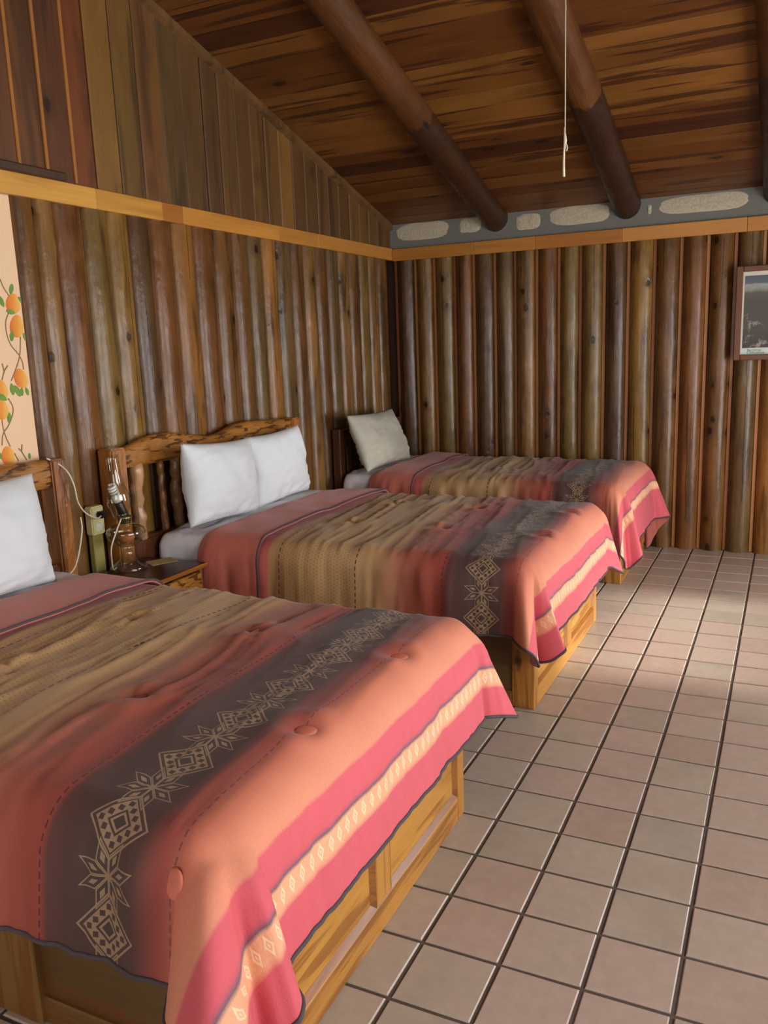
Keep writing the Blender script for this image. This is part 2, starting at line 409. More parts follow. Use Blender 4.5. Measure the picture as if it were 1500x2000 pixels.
LOGC = dict(d='553c23', g='634b2b', o='70562b', y='84622c', t='7d5a30', r='6f4723', b='684622', n='865a29')
def logme(hw, dep, H, seed, flat=1.0, nz=30, na=14):
    """upright half log, front towards local -y, foremost point at y=0"""
    rnd = random.Random(seed); V = []; F = []; ph = rnd.uniform(0, 100); tp = rnd.uniform(-.04, .04)
    bumps = [(rnd.uniform(.2, H-.2), rnd.uniform(-60, 60), rnd.uniform(.004, .010)) for _ in range(rnd.randint(2, 5))]
    for i in range(nz+1):
        z = H*i/nz; sx = .006*mnoise.noise((ph, z*.9, 0)); sc_ = 1+tp*(z/H-.5)+.03*mnoise.noise((ph+9, z*1.6, 0))
        for k in range(na+1):
            a = math.radians(-98+196*k/na); n = .012*mnoise.noise((ph+a*1.3, z*2.2, 3.))+.004*mnoise.noise((ph+a*3, z*9, 8.))
            for bz, ba, bh in bumps: n += bh*math.exp(-((z-bz)/.03)**2-((math.degrees(a)-ba)/16)**2)/hw*.12*8
            V.append((sx+hw*(sc_+n*flat)*math.sin(a), dep-dep*(sc_*.98+n*flat)*math.cos(a), z))
    m = na+1
    for i in range(nz):
        for k in range(na): F.append((i*m+k, i*m+k+1, (i+1)*m+k+1, (i+1)*m+k))
    return pyd(V, F, True)
bx = [.03, .201, .363, .534, .693, .864, 1.024, 1.193, 1.361, 1.521, 1.693, 1.864, 2.044, 2.223, 2.398, 2.574, 2.752]
while bx[-1] < RX-.1: bx.append(bx[-1]+.176)
tones = 'dtordgtroodybrbgn' + 'tbordgybtnrbod'
for k in range(len(bx)-1):
    wd = bx[k+1]-bx[k]
    obj('log', logme(wd/2-.007, .082, 2.24, 100+k), 'log_wood', wb, LOGC[tones[k]], loc=((bx[k]+bx[k+1])/2, 0, 0))
for k, x in enumerate(bx):
    obj('batten', boxme(-.012, .012, 0, .03, 0, 2.24, .003), 'trim_wood_z', wb, 'a9703c' if k % 3 else '8a5228', loc=(x, .048, 0))
by = [-3.70, -3.59, -3.476, -3.309, -3.152, -3.006, -2.849, -2.685, -2.505, -2.326, -2.149, -1.993, -1.838, -1.681, -1.508, -1.35, -1.19, -1.03, -.87, -.71, -.55, -.39, -.23, -.06]
tl = 'btroydrnrbbgngbtbgtbotb'
for k in range(len(by)-1):
    wd = by[k+1]-by[k]
    obj('half_log', logme(wd/2+.001, .046, 2.24, 300+k, 1.3), 'log_wood', wl, LOGC[tl[k % len(tl)]], loc=(.022, (by[k]+by[k+1])/2, 0), rot=(0, 0, PI/2))
    if k: obj('batten', boxme(-.008, .008, 0, .03, 0, 2.24, .003), 'trim_wood_z', wl, '95602f', loc=(-.012, by[k], 0), rot=(0, 0, PI/2))
# planks of the gable above the trim
py_ = [-6.2, -5.9, -5.6, -5.3, -5.0, -4.7, -4.4, -4.1, -3.95, -3.8, -3.65, -3.5, -3.341, -3.203, -3.038, -2.875, -2.7, -2.534, -2.355, -2.216]
while py_[-1] < -.12: py_.append(py_[-1]+.152)
py_[-1] = .0
pc = {8: '633c1e', 9: '613b1e', 10: '684120', 11: '5a341b', 12: '6e3b19', 13: '7d5a24', 14: '6c4e20', 15: '6e481f', 16: '58401c', 17: '5c3f1b', 23: '7e5622'}
for k in range(len(py_)-1):
    y0, y1 = py_[k]+.002, py_[k+1]-.002; zb = 2.27; th = random.uniform(.0, .008); xf = .012+th
    z0, z1 = ceil_z(y0)+.01, ceil_z(y1)+.01; zs = [(y0, z0), (y1, z1)]
    V = [(-.06, y0, zb), (xf-.006, y0, zb), (xf, y0+.008, zb), (xf, y1-.008, zb), (xf-.006, y1, zb), (-.06, y1, zb)]
    V += [(p[0], p[1], ceil_z(p[1])+.01) for p in V]
    F = [(i, (i+1) % 6, 6+(i+1) % 6, 6+i) for i in range(6)]+[tuple(range(5, -1, -1)), tuple(range(6, 12))]
    obj('plank', pyd(V, F), 'plank_wood', wl, pc.get(k, random.choice(['61421d', '583b1a', '62431c', '66461c', '5a3c18'])))
for y in (-3.95, -3.8, -3.65, -3.5, -3.341):
    obj('cover_strip', boxme(0, .012, -.008, .008, 2.31, ceil_z(y)-.01, .002), 'trim_wood_z', wl, 'a96f38', loc=(.012, y, 0))
obj('ledge_strip', boxme(.0, .05, -5.2, -3.42, 2.303, 2.34, .006), 'plank_wood', wl, '46301f')
# trim boards, built of jointed lengths
t1 = empty('trim_1'); tag(t1, 'honey coloured trim board running along the left log wall', kind='structure')
ys = [FY, -5.4, -4.35, -3.242, -2.783, -2.621, -1.7, -1.2, -.012]; cs = ['c08a3e', 'c48d40', 'd09a48', 'c9923f', 'a96a2e', 'c08438', 'b67a34', 'b87c34']
for a, b, c in zip(ys, ys[1:], cs): obj('trim_length', boxme(.008, .036, a+.0006, b-.0006, 2.212, 2.303, .003), 'trim_wood_y', t1, c)
t2 = empty('trim_2'); tag(t2, 'honey coloured trim board running along the back log wall', kind='structure')
xs_ = [.037, .719, 1.2, 1.825, 2.639, 3.4, RX]; cs = ['b07430', 'b87c34', 'b0702e', 'c0843c', 'b87a36', 'c48a40']
for a, b, c in zip(xs_, xs_[1:], cs): obj('trim_length', boxme(a+.0006, b-.0006, -.03, -.002, 2.205, 2.298, .003), 'trim_wood_x', t2, c)
# cement beam with bare stones over the back wall
wt = struct('wall_back_top', multi([(-.07, RX+.3, -.012, .3, 2.29, 2.56)]), 'grey_plaster', 'grey cement bond beam with bare stones under the ceiling')
def stone(x0, x1, z0, z1, seed):
    rnd = random.Random(seed); n = 30; m = 7; cx, cz = (x0+x1)/2, (z0+z1)/2; V = [(cx, -.016, cz)]; F = []
    for j in range(1, m+1):
        for k in range(n):
            a = 2*PI*k/n; e = 4.; q = (abs(math.cos(a))**e+abs(math.sin(a))**e)**(-1/e)
            jit = 1+.10*mnoise.noise((math.cos(a)*2+seed, math.sin(a)*2, seed))
            f = j/m; V.append((cx+(x1-x0)/2*q*math.cos(a)*f*jit, -.016+.004*(f**3)-.007*abs(mnoise.noise((seed+f*5*math.cos(a)*(x1-x0)*4, f*math.sin(a)*3, 2)))*(f < 1), cz+(z1-z0)/2*q*math.sin(a)*f*jit))
    F += [(0, 1+(k+1) % n, 1+k) for k in range(n)]
    for j in range(m-1):
        for k in range(n): F.append((1+j*n+k, 1+j*n+(k+1) % n, 1+(j+1)*n+(k+1) % n, 1+(j+1)*n+k))
    return pyd(V, F, True)
for k, a in enumerate([(.08, .513, 2.352, 2.478), (.606, .775, 2.37, 2.475), (1.054, 1.236, 2.352, 2.462), (1.312, 1.731, 2.355, 2.482), (1.995, 2.02, 2.375, 2.44), (2.075, 2.634, 2.36, 2.472), (2.98, 3.5, 2.36, 2.47), (3.95, 4.3, 2.36, 2.47)]):
    obj('stone', stone(*a, 5+k*3), 'stone', wt)
# walls out of the picture: right wall with the open door and a window, wall behind with a window
def wall_x(y0, y1, z0, z1): return (RX, RX+.2, y0, y1, z0, z1)
struct('wall_right', multi([wall_x(FY-.3, WINR[0], 0, 2.56), wall_x(WINR[0], WINR[1], 0, WINR[2]), wall_x(WINR[0], WINR[1], WINR[3], 2.56), wall_x(WINR[1], DOOR[0], 0, 2.56), wall_x(DOOR[0], DOOR[1], DOOR[3], 2.56), wall_x(DOOR[1], .3, 0, 2.56),
     (RX, RX+.2, -7.6, -1.0, 2.56, 2.8), (RX, RX+.2, -6.6, -2.0, 2.8, 3.1), (RX, RX+.2, -5.6, -3.0, 3.1, 3.4), (RX, RX+.2, -4.7, -3.9, 3.4, 3.65)]), 'peach_plaster', 'peach plaster wall with open door and window')
struct('wall_front', multi([(-.3, WINF[0], FY-.2, FY, 0, 2.6), (WINF[1], RX+.3, FY-.2, FY, 0, 2.6), (WINF[0], WINF[1], FY-.2, FY, 0, WINF[2]), (WINF[0], WINF[1], FY-.2, FY, WINF[3], 2.6)]), 'peach_plaster', 'peach plaster wall behind the beds with a wide window')
def wframe(name, label, mk, n):
    e = empty(name); tag(e, label, kind='structure')
    for a in mk: obj('window_frame', boxme(*a, .004), 'trim_wood_z', e, '9a6430')
    return e
d_ = .05
wframe('window_1', 'wooden window frame in the right wall', [(RX+.06, RX+.12, WINR[0]+.9*k-d_/2, WINR[0]+.9*k+d_/2, WINR[2], WINR[3]) for k in range(4)]+[(RX+.06, RX+.12, WINR[0], WINR[1], z, z+d_) for z in (WINR[2], WINR[3]-d_)], 3)
wframe('window_2', 'wooden window frame in the wall behind the beds', [(WINF[0]+.9*k-d_/2, WINF[0]+.9*k+d_/2, FY-.12, FY-.06, WINF[2], WINF[3]) for k in range(4)]+[(WINF[0], WINF[1], FY-.12, FY-.06, z, z+d_) for z in (WINF[2], WINF[3]-d_)], 3)
wframe('door_1', 'wooden frame of the open door in the right wall', [(RX+.03, RX+.15, DOOR[0], DOOR[0]+.07, 0, DOOR[3]), (RX+.03, RX+.15, DOOR[1]-.07, DOOR[1], 0, DOOR[3]), (RX+.03, RX+.15, DOOR[0], DOOR[1], DOOR[3]-.07, DOOR[3])], 0)
struct('ground_outside', multi([(RX+.2, RX+14, -18, 8, -.25, -.06), (-8, RX+14, FY-12, FY-.2, -.25, -.06)]), 'grey_plaster', 'pale paving outside the open door')

struct('wall_sun_blocker', multi([(5.6, 5.75, -3.0, 3.0, -.1, 1.40), (5.6, 5.75, -12, -3.0, -.1, 2.6)]), 'peach_plaster', 'added plaster wall outside the open door blocking the sun')  # unseen blocker added: low part trims the sun patch, tall part shades the window
struct('ceiling_sun_blocker', pyd([(RX+.2, -12, 2.35), (5.75, -12, 1.92), (5.75, 3, 1.92), (RX+.2, 3, 2.35), (RX+.2, -12, 2.45), (5.8, -12, 2.02), (5.8, 3, 2.02), (RX+.2, 3, 2.45)], [(0, 3, 2, 1), (4, 5, 6, 7), (0, 1, 5, 4), (1, 2, 6, 5), (2, 3, 7, 6), (3, 0, 4, 7)]), 'back_board', 'added sloping roof outside the open door blocking the high sun')  # unseen roof, added to stop the sun at the foot of the bed

# ------------------------------------------------------------------ ceiling: tongue-and-groove boards and log rafters
ce = struct('ceiling', pyd([(-.3, .3, ceil_z(.3)+.02), (RX+.3, .3, ceil_z(.3)+.02), (RX+.3, -4.3, ceil_z(-4.3)+.02), (-.3, -4.3, ceil_z(-4.3)+.02), (RX+.3, FY-.3, ceil_z(FY-.3)+.02), (-.3, FY-.3, ceil_z(FY-.3)+.02),
      (-.3, .3, ceil_z(.3)+.15), (RX+.3, .3, ceil_z(.3)+.15), (RX+.3, -4.3, ceil_z(-4.3)+.15), (-.3, -4.3, ceil_z(-4.3)+.15), (RX+.3, FY-.3, ceil_z(FY-.3)+.15), (-.3, FY-.3, ceil_z(FY-.3)+.15)],
      [(0, 1, 2, 3), (3, 2, 4, 5), (7, 6, 9, 8), (8, 9, 11, 10), (0, 6, 7, 1), (5, 4, 10, 11), (1, 7, 8, 2), (2, 8, 10, 4), (0, 3, 9, 6), (3, 5, 11, 9)]), 'back_board', 'sloping ceiling of varnished pine boards')
ang = math.atan(SL); bw = .152; cl = math.cos(ang)
ccol = ['6d4218', '613713', '4a240f', '784b1d', '582f11', '6b4119', '47200d', '7b4f20', '5f3512', '421e0c']
y = 0.0; k = 0
while y > -4.3:
    wd = bw*random.uniform(.88, 1.12); y2 = max(y-wd*cl, -4.3)
    me = boxme(-.07, RX+.02, -(y-y2)/cl/2+.0012, (y-y2)/cl/2-.0012, 0, .02, .0025)
    ym = (y+y2)/2
    obj('ceiling_board', me, 'ceiling_wood', ce, ccol[random.randrange(10)], loc=(0, ym, ceil_z(ym)), rot=(-ang, 0, 0))
    if y2 <= -1.0 or k >= 0:
        yb = -8.6-ym
        if k % 1 == 0: obj('ceiling_board', me, 'ceiling_wood', ce, ccol[random.randrange(10)], loc=(0, yb, ceil_z(yb)), rot=(ang, 0, 0))
    y = y2; k += 1
def beamme(r, seed, y0, y1):
    V = []; F = []; n = 18; N = 46
    for i in range(N+1):
        yy = y0+(y1-y0)*i/N
        for k in range(n):
            a = 2*PI*k/n; q = r*(1+.03*mnoise.noise((seed, yy*1.1, a*.6))+.02*mnoise.noise((seed+math.cos(a), yy*4, math.sin(a))))
            V.append((q*math.cos(a)+.012*mnoise.noise((seed+4, yy*.5, 0)), yy, q*math.sin(a)))
    for i in range(N):
        for k in range(n): F.append((i*n+k, i*n+(k+1) % n, (i+1)*n+(k+1) % n, (i+1)*n+k))
    F += [tuple(range(n-1, -1, -1)), tuple(N*n+k for k in range(n))]
    return pyd(V, F, True)
for k, (x, c) in enumerate([(.895, '3a2312'), (1.855, '30190e'), (2.82, '2c190f'), (3.785, '362010')]):
    o = obj('rafter', beamme(.095, 7+k*5, -.1, 4.5), 'beam_peeled', None, c, loc=(x, 0, ceil_z(0)-.028), rot=(ang, 0, PI))
    o.rotation_euler = Matrix(((-1, 0, 0), (0, -math.cos(ang), math.sin(ang)), (0, math.sin(ang), math.cos(ang)))).to_euler() if False else (0, 0, 0)
    R = Matrix(((-1, 0, 0), (0, -math.cos(ang), 0), (0, 0, 1)))
    ex = Vector((-1, 0, 0)); ey = Vector((0, -math.cos(ang), math.sin(ang))); ez = ex.cross(ey)
    o.rotation_euler = Matrix((ex, ey, ez)).transposed().to_euler()
    o.parent = ce
    tag(o, ['round log rafter nearest the left wall', 'round log rafter with peeled orange upper length', 'dark round log rafter above the framed picture', 'round log rafter near the right wall'][k])
# moulding along the gable
V = []; F = []
for y in (0.0, -4.3):
    z = ceil_z(y); V += [(.012, y, z+.01), (.045, y, z+.01), (.045, y, z-.035), (.012, y, z-.05)]
F = [(0, 1, 5, 4), (1, 2, 6, 5), (2, 3, 7, 6), (3, 0, 4, 7), (0, 3, 2, 1), (4, 5, 6, 7)]
tr3 = struct('trim_3', pyd(V, F), 'plank_wood', 'narrow wooden moulding where gable planks meet the ceiling'); tr3.color = lin('6a4a26')

# ------------------------------------------------------------------ mural
def flat(pts, name, mat, par, x=-.0105, thick=.0012, y0=0, z0=0):
    n = len(pts); V = [(0, p[0], p[1]) for p in pts]+[(thick, p[0]*.97, p[1]*.97) for p in pts]
    F = [tuple(range(n, 2*n))]+[(k, (k+1) % n, n+(k+1) % n, n+k) for k in range(n)]
    me = pyd(V, F); o = obj(name, me, mat, par, loc=(x-.0015, y0, z0)); return o
def leaf(y0, z0, L, ang_):
    pts = []
    for k in range(14):
        t = k/13*2; sgn = 1 if t <= 1 else -1; q = t if t <= 1 else 2-t
        a, b = q*L, sgn*.22*L*math.sin(PI*q)**.8*(1 if 0 < q < 1 else 0)
        pts.append((a*math.cos(ang_)-b*math.sin(ang_), a*math.sin(ang_)+b*math.cos(ang_)))
    flat(pts[:-1], 'leaf', 'leaf_paint', mur, y0=y0, z0=z0, thick=.002)
def vine(px, r=.0028):
    pts = [pix(a, b, 0, -.011) for a, b in px]; obj('vine', tubeme(spline(pts, 6), r, 5), 'vine_paint', mur)
for (a, b, ry, rz, tl_) in [(26, 593, .038, .042, .1), (33, 637, .037, .047, .15), (41, 739, .036, .042, -.15), (2, 762, .036, .043, 0), (3, 800, .036, .042, 0), (16, 890, .034, .04, 0)]:
    p = pix(a, b, 0, -.011)
    pts = [(ry*math.cos(q)*(1-.12*math.sin(q))+tl_*rz*math.sin(q), rz*math.sin(q)) for q in [2*PI*k/22 for k in range(22)]]
    flat(pts, 'mango', 'mango_paint', mur, y0=p[1], z0=p[2])
for a, b, L, an in [(20, 575, .05, 1.2), (8, 600, .055, 2.0), (34, 580, .05, -.6), (30, 612, .05, 2.9), (24, 645, .05, -1.8), (45, 650, .04, -1.2), (22, 748, .055, -1.5), (28, 752, .06, -1.1), (42, 756, .04, -1.6), (50, 756, .04, -1.3), (14, 782, .06, 2.6), (18, 805, .05, -1.7), (58, 897, .03, 1.5), (2, 897, .03, 1.6)]:
    p = pix(a, b, 0, -.011); leaf(p[1], p[2], L, an)
vine([(0, 545), (6, 560), (17, 577)]); vine([(17, 610), (11, 630), (14, 655), (22, 675), (36, 692), (44, 708), (46, 722)]); vine([(40, 658), (39, 690), (34, 712), (22, 744)])
vine([(16, 778), (25, 795), (24, 812), (16, 832), (6, 848), (4, 870)]); vine([(4, 820), (6, 835), (12, 855), (20, 872)]); vine([(4, 742), (8, 726), (15, 714)]); vine([(8, 726), (4, 710)]); vine([(52, 898), (42, 882), (36, 876)]); vine([(42, 882), (43, 868)]); vine([(28, 885), (36, 900)])

# ------------------------------------------------------------------ beds
def bed(idx, y0, y1, hb0, hb1, label, mirror=False, H=1.12, simple_hb=False):
    e = empty('bed', (0, (y0+y1)/2, 0)); tag(e, label, 'bed', 'wooden platform beds')
    ox = -(y0+y1)/2
    def P(name, a, ax='z', col='b07c3a', bev=.004): return obj(name, boxme(a[0], a[1], a[2]+ox, a[3]+ox, a[4], a[5], bev), 'bed_wood_'+ax, e, col)
    BH = .34; fx = 2.04; pw = .06
    for yy in (y0, y1-pw):
        P('corner_post', (fx-.10, fx, yy, yy+pw, 0, BH), 'z', 'a9722f'); P('corner_post', (.16, .26, yy, yy+pw, 0, BH), 'z', 'a9722f')
    ym = (y0+y1)/2
    # foot end: rails, middle stile and recessed panels with bevelled rims
    P('foot_rail', (fx-.035, fx, y0+pw, y1-pw, 0, .085), 'y', 'b07a34'); P('foot_rail', (fx-.035, fx, y0+pw, y1-pw, BH-.06, BH), 'y', 'a9702c')
    P('stile', (fx-.035, fx, ym-.045, ym+.045, .085, BH-.06), 'z', 'b67f38')
    for a, b in ((y0+pw, ym-.045), (ym+.045, y1-pw)):
        pn = P('foot_panel', (fx-.05, fx-.0135, a, b, .08, BH-.055), 'y', 'bb8438')
        V = []; F = []
        for (g, dd) in ((0, 0), (.016, -.012)):
            V += [(fx+dd-.001, a+g+ox, .085+g), (fx+dd-.001, b-g+ox, .085+g), (fx+dd-.001, b-g+ox, BH-.06-g), (fx+dd-.001, a+g+ox, BH-.06-g)]
        F = [(k, (k+1) % 4, 4+(k+1) % 4, 4+k) for k in range(4)]
        obj('panel_moulding', pyd(V, F), 'bed_wood_y', pn, '8f5a24')
    # sides: shade put into their wood colours, darker than the foot end
    for sgn, yy in ((1, y0), (-1, y1)):
        a, b = (yy+.012, yy+.03) if sgn > 0 else (yy-.03, yy-.012)
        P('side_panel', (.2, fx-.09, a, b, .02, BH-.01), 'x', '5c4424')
        a, b = (yy, yy+.034) if sgn > 0 else (yy-.034, yy)
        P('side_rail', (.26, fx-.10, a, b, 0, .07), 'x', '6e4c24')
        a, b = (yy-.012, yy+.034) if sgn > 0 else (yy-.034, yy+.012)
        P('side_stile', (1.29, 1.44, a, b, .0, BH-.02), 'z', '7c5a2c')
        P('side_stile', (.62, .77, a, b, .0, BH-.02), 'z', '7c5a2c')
    P('deck', (.14, fx-.035, y0+.034, y1-.034, BH-.06, BH-.01), 'x', '9a6a30')
    # headboard
    h0, h1 = hb0, hb1; xb, xf = .035, .125
    if simple_hb:
        P('headboard_post', (xb+.01, xf-.02, h0, h0+.07, 0, .98), 'z', '4a2a17'); P('headboard_post', (xb+.01, xf-.02, h1-.07, h1, 0, .98), 'z', '4a2a17')
        P('headboard_rail', (xb+.02, xf-.03, h0+.07, h1-.07, .84, .97), 'y', '4a2a17')
        P('headboard_rail', (xb+.02, xf-.03, h0+.07, h1-.07, .46, .56), 'y', '4a2a17')
        for k in range(4): yy = h0+.07+(h1-h0-.14)*(k+.5)/4; P('headboard_slat', (xb+.03, xf-.04, yy-.04, yy+.04, .56, .84), 'z', '52301a')
        return e
    for a, b in ((h0, h0+.10), (h1-.085, h1)):
        me = boxme(xb, xf, a+ox, b+ox, 0, H, .008, 2)
        obj('headboard_post', me, 'stick_wood', e, 'a06328')
    top = [(-3.297, 1.101), (-3.167, 1.136), (-3.054, 1.157), (-2.916, 1.15), (-2.771, 1.127), (-2.644, 1.097), (-2.535, 1.101), (-2.388, 1.137), (-2.236, 1.144), (-2.029, 1.129), (-1.81, 1.119)]
    bot = [(-3.299, 1.015), (-3.162, 1.01), (-2.981, 1.011), (-2.761, 1.0), (-2.602, .99), (-2.403, 1.0), (-2.158, .996), (-1.81, .995)]
    def ev(pr, q): return np.interp(q, [p[0] for p in pr], [p[1] for p in pr])
    N = 120; n = 20; V = []; F = []
    for i in range(N+1):
        q = i/N; yy = h0+.095+(h1-h0-.175)*q; yq = -3.297+1.487*(1-q if mirror else q)
        zt = (ev(top, yq-.03)+ev(top, yq)+ev(top, yq+.03))/3; zb = (ev(bot, yq-.03)+ev(bot, yq)+ev(bot, yq+.03))/3; cz = (zt+zb)/2; hz = (zt-zb)/2
        for k in range(n):
            a = 2*PI*k/n; ee = 3.2; rr = (abs(math.cos(a))**ee+abs(math.sin(a))**ee)**(-1/ee)
            rough = 1+.10*mnoise.noise((yq*5, math.sin(a)*3+idx, math.cos(a)*2))+.12*mnoise.noise((yq*9, math.sin(a)*7+idx, math.cos(a)*5))
            V.append(((xb+xf)/2-.004+.036*rr*math.cos(a)*rough, yy+ox, cz+hz*rr*math.sin(a)*(1+.05*(rough-1))))
    for i in range(N):
        for k in range(n): F.append((i*n+k, (i+1)*n+k, (i+1)*n+(k+1) % n, i*n+(k+1) % n))
    F += [tuple(range(n)), tuple(N*n+k for k in range(n-1, -1, -1))]
    obj('headboard_rail', pyd(V, F, True), 'hewn_wood', e, 'a06a2e')
    obj('headboard_rail', boxme(xb+.015, xf-.015, h0+.09+ox, h1-.08+ox, .52, .66, .012, 2), 'stick_wood', e, '5a2f1c')
    rnd = random.Random(idx)
    ks = [(.20, .034, 'a98058'), (.385, .018, '8a5a30'), (.50, .03, '96683c'), (.66, .018, '8a5a30'), (.82, .034, 'a98058'), (.98, .018, '8a5a30'), (1.13, .03, '96683c'), (1.28, .018, '8a5a30'), (1.42, .034, 'a98058'), (1.53, .018, '8a5a30')]
    for off, rr, c in ks:
        yy = (h1-off if mirror else h0+off)
        if yy < h0+.13 or yy > h1-.13: continue
        pts = []; rads = []
        for i in range(15):
            z = .62+.40*i/14; pts.append((.075+.006*rnd.uniform(-1, 1), yy+ox+.006*rnd.uniform(-1, 1), z)); rads.append(rr*(1+.14*rnd.uniform(-1, 1)))
        obj('headboard_spindle', tubeme(pts, rads, 9), 'stick_wood', e, c)
    return e
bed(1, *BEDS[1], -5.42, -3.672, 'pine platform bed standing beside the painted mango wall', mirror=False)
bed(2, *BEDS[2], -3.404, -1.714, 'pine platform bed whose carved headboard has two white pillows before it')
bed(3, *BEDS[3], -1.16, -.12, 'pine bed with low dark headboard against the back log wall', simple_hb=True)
def soft_box(x0, x1, y0, y1, z0, z1, r=.05):
    return boxme(x0, x1, y0, y1, z0, z1, r, 4)
MAT = {}
for idx, (a, b), lb in ((1, (-5.235, -3.875), 'mattress in pale sheet on the bed beside the mango wall'), (2, (-3.135, -1.775), 'mattress in pale sheet under the two white pillows'), (3, (-1.18, -.10), 'mattress in rumpled grey sheet under the faded pillow')):
    me = soft_box(.145, 1.99, a, b, .335, .663); me.polygons.foreach_set('use_smooth', [True]*len(me.polygons))
    MAT[idx] = tag(obj('mattress', me, 'sheet_cotton'), lb, 'mattress')

# ------------------------------------------------------------------ comforters
class Cloth:
    def __init__(s, y0, y1, top, sF, A, Bn, Bf, r=.085, seed=1, off=0., near=(), far=(), rf=None, flare=.12, s0=.42, s1=.765, gather=1., fflare=.10, toff=0.):
        s.toff = toff
        s.yc = (y0+y1)/2; s.r = r; s.rf = rf or r; s.hw = (y1-y0)/2; s.top = top; s.sF = sF; s.A = A; s.Bn = Bn; s.Bf = Bf
        s.seed = seed; s.off = off; s.near = near; s.far = far; s.flare = flare; s.s0 = s0; s.s1 = s1; s.ga = gather; s.ff = fflare
        s.btn = [(bs, bt) for bs in (1.0, 1.48, 1.985) for bt in (-.76, -.25, .27, .75)]
    def prof(s, d, r, fl):
        q = PI*r/2; a = np.clip(d, 0, q)/r; e = np.maximum(d-q, 0)
        return r*np.sin(a)+e*fl, r*(1-np.cos(a))+e*math.sqrt(max(1-fl*fl, 0))
    def pos(s, S, T):
        S = np.asarray(S, float); T = np.asarray(T, float); sg = np.where(T < 0, -1., 1.)
        B = np.where(T < 0, s.Bn, s.Bf); r_side = np.where(T < 0, s.r, s.rf); hwf = s.hw-r_side
        a = S-s.sF; b = np.abs(T)-hwf
        # rounded sheet corners
        Rc = .16; ca = a-(s.A-Rc); cb = b-(B-Rc); k = (ca > 0) & (cb > 0); L = np.hypot(ca, cb)+1e-9; m = np.maximum(ca, cb)
        a = np.where(k, (s.A-Rc)+ca*m/L, a); b = np.where(k, (B-Rc)+cb*m/L, b)
        ap = np.maximum(a, 0); bp = np.maximum(b, 0); d = np.hypot(ap, bp); th = np.arctan2(ap, bp+1e-9)
        w = np.sin(th)**2
        fl = s.flare*(1-w)+s.ff*w
        oa, da = s.prof(d, s.r, 0); ob, db = s.prof(d, s.rf, 0)
        out = np.where(T < 0, oa, ob); dn = np.where(T < 0, da, db)
        ex = np.maximum(d-PI*s.r/2*.6, 0)
        corner = (a > 0) & (b > 0)
        fx = np.zeros_like(d)
        for lob, msk in ((s.near, T < 0), (s.far, T >= 0)):
            q = np.zeros_like(d)
            for c, wd, am in lob: q += am*np.exp(-((np.degrees(th)-c)/wd)**2)
            fx = np.where(msk & corner, fx+q*np.sin(2*th)**.35 if len(lob) else fx, fx)
        fl = np.clip(fl+fx, -.3, .98)
        out = out+ex*fl; dn = dn-ex*(1-np.sqrt(1-np.minimum(fl, .98)**2))*.9
        # gathers on the hanging sides, running downwards
        dep = sst(.02, .22, d)
        along = np.where(corner, th*.35+S*0+s.A, np.where(a > 0, T, S))
        g = vnoise(along*17+s.seed*7, d*1.6, s.seed)*.012+vnoise(along*38+s.seed, d*2.5, s.seed+1)*.0045+vnoise(along*6, d, s.seed+5)*.016
        out = out+g*dep*s.ga*np.where(corner, .7, np.where(a > 0, .42, 1.))
        x = np.where(a > 0, s.sF+out*np.sin(th), S); 
        y = s.yc+sg*np.where(b > 0, hwf+out*np.cos(th), np.abs(T))
        # near side keeps x on the flat
        z = s.top-dn
        # puff and wrinkles of the top
        topm = 1-sst(.0, .16, d)
        edge = np.clip(1-np.maximum(np.abs(T)/hwf, 0)**4, 0, 1)
        z = z+.014*edge*topm
        wr = sst(.75, .85, S)*(1-.45*sst(1.5, 1.75, S))*(1-.5*sst(1.9, 2.0, S))
        sk = S+.10*T+.02*vnoise(S*5, T*3, s.seed+9)
        rid = 1-np.abs(vnoise(sk*13, T*1.5+s.seed, s.seed+3)); rid2 = 1-np.abs(vnoise(sk*30, T*2.4+3, s.seed+4))
        z = z+(.013*(rid**3-.3)+.008*(rid2**3-.3))*wr*topm+.005*vnoise(S*4, T*4, s.seed+6)*topm
        for bs, bt in s.btn:
            q = ((S-bs)**2+(T-bt)**2)
            z = z-.016*np.exp(-q/.0016)*topm+.006*np.exp(-(np.sqrt(q)-.07)**2/.0012)*topm
            z = z+.010*np.exp(-((S-bs-.02*np.sin(T*40))/.010)**2)*np.exp(-(np.abs(T-bt)/.10)**2)*(np.abs(T-bt) > .02)*topm*wr
        return np.stack([x, y, z], -1)
    def nrm(s, S, T):
        e = .004; a = s.pos(S+e, T)-s.pos(S-e, T); b = s.pos(S, T+e)-s.pos(S, T-e)
        n = np.cross(a, b); return n/(np.linalg.norm(n, axis=-1, keepdims=True)+1e-12)
    def lims(s): return -(s.hw-s.r+s.Bn), s.hw-s.rf+s.Bf
    def sheet(s, parent):
        t0, t1 = s.lims(); S = np.linspace(s.s0, s.s1, 30); T = np.linspace(t0, t1, 170); SS, TT = np.meshgrid(S, T, indexing='ij')
        P = s.pos(SS, TT); P[..., 2] += .006*vnoise(SS*14, TT*10, s.seed+2)+.004*vnoise(SS*30+TT*9, TT*16, s.seed+3)
        n, m = SS.shape; F = [(i*m+j, (i+1)*m+j, (i+1)*m+j+1, i*m+j+1) for i in range(n-1) for j in range(m-1)]
        o = obj('sheet', pyd(P.reshape(-1, 3), F, True), 'sheet_cotton', parent); md = o.modifiers.new('thickness', 'SOLIDIFY'); md.thickness = .004; md.offset = -1
        return o
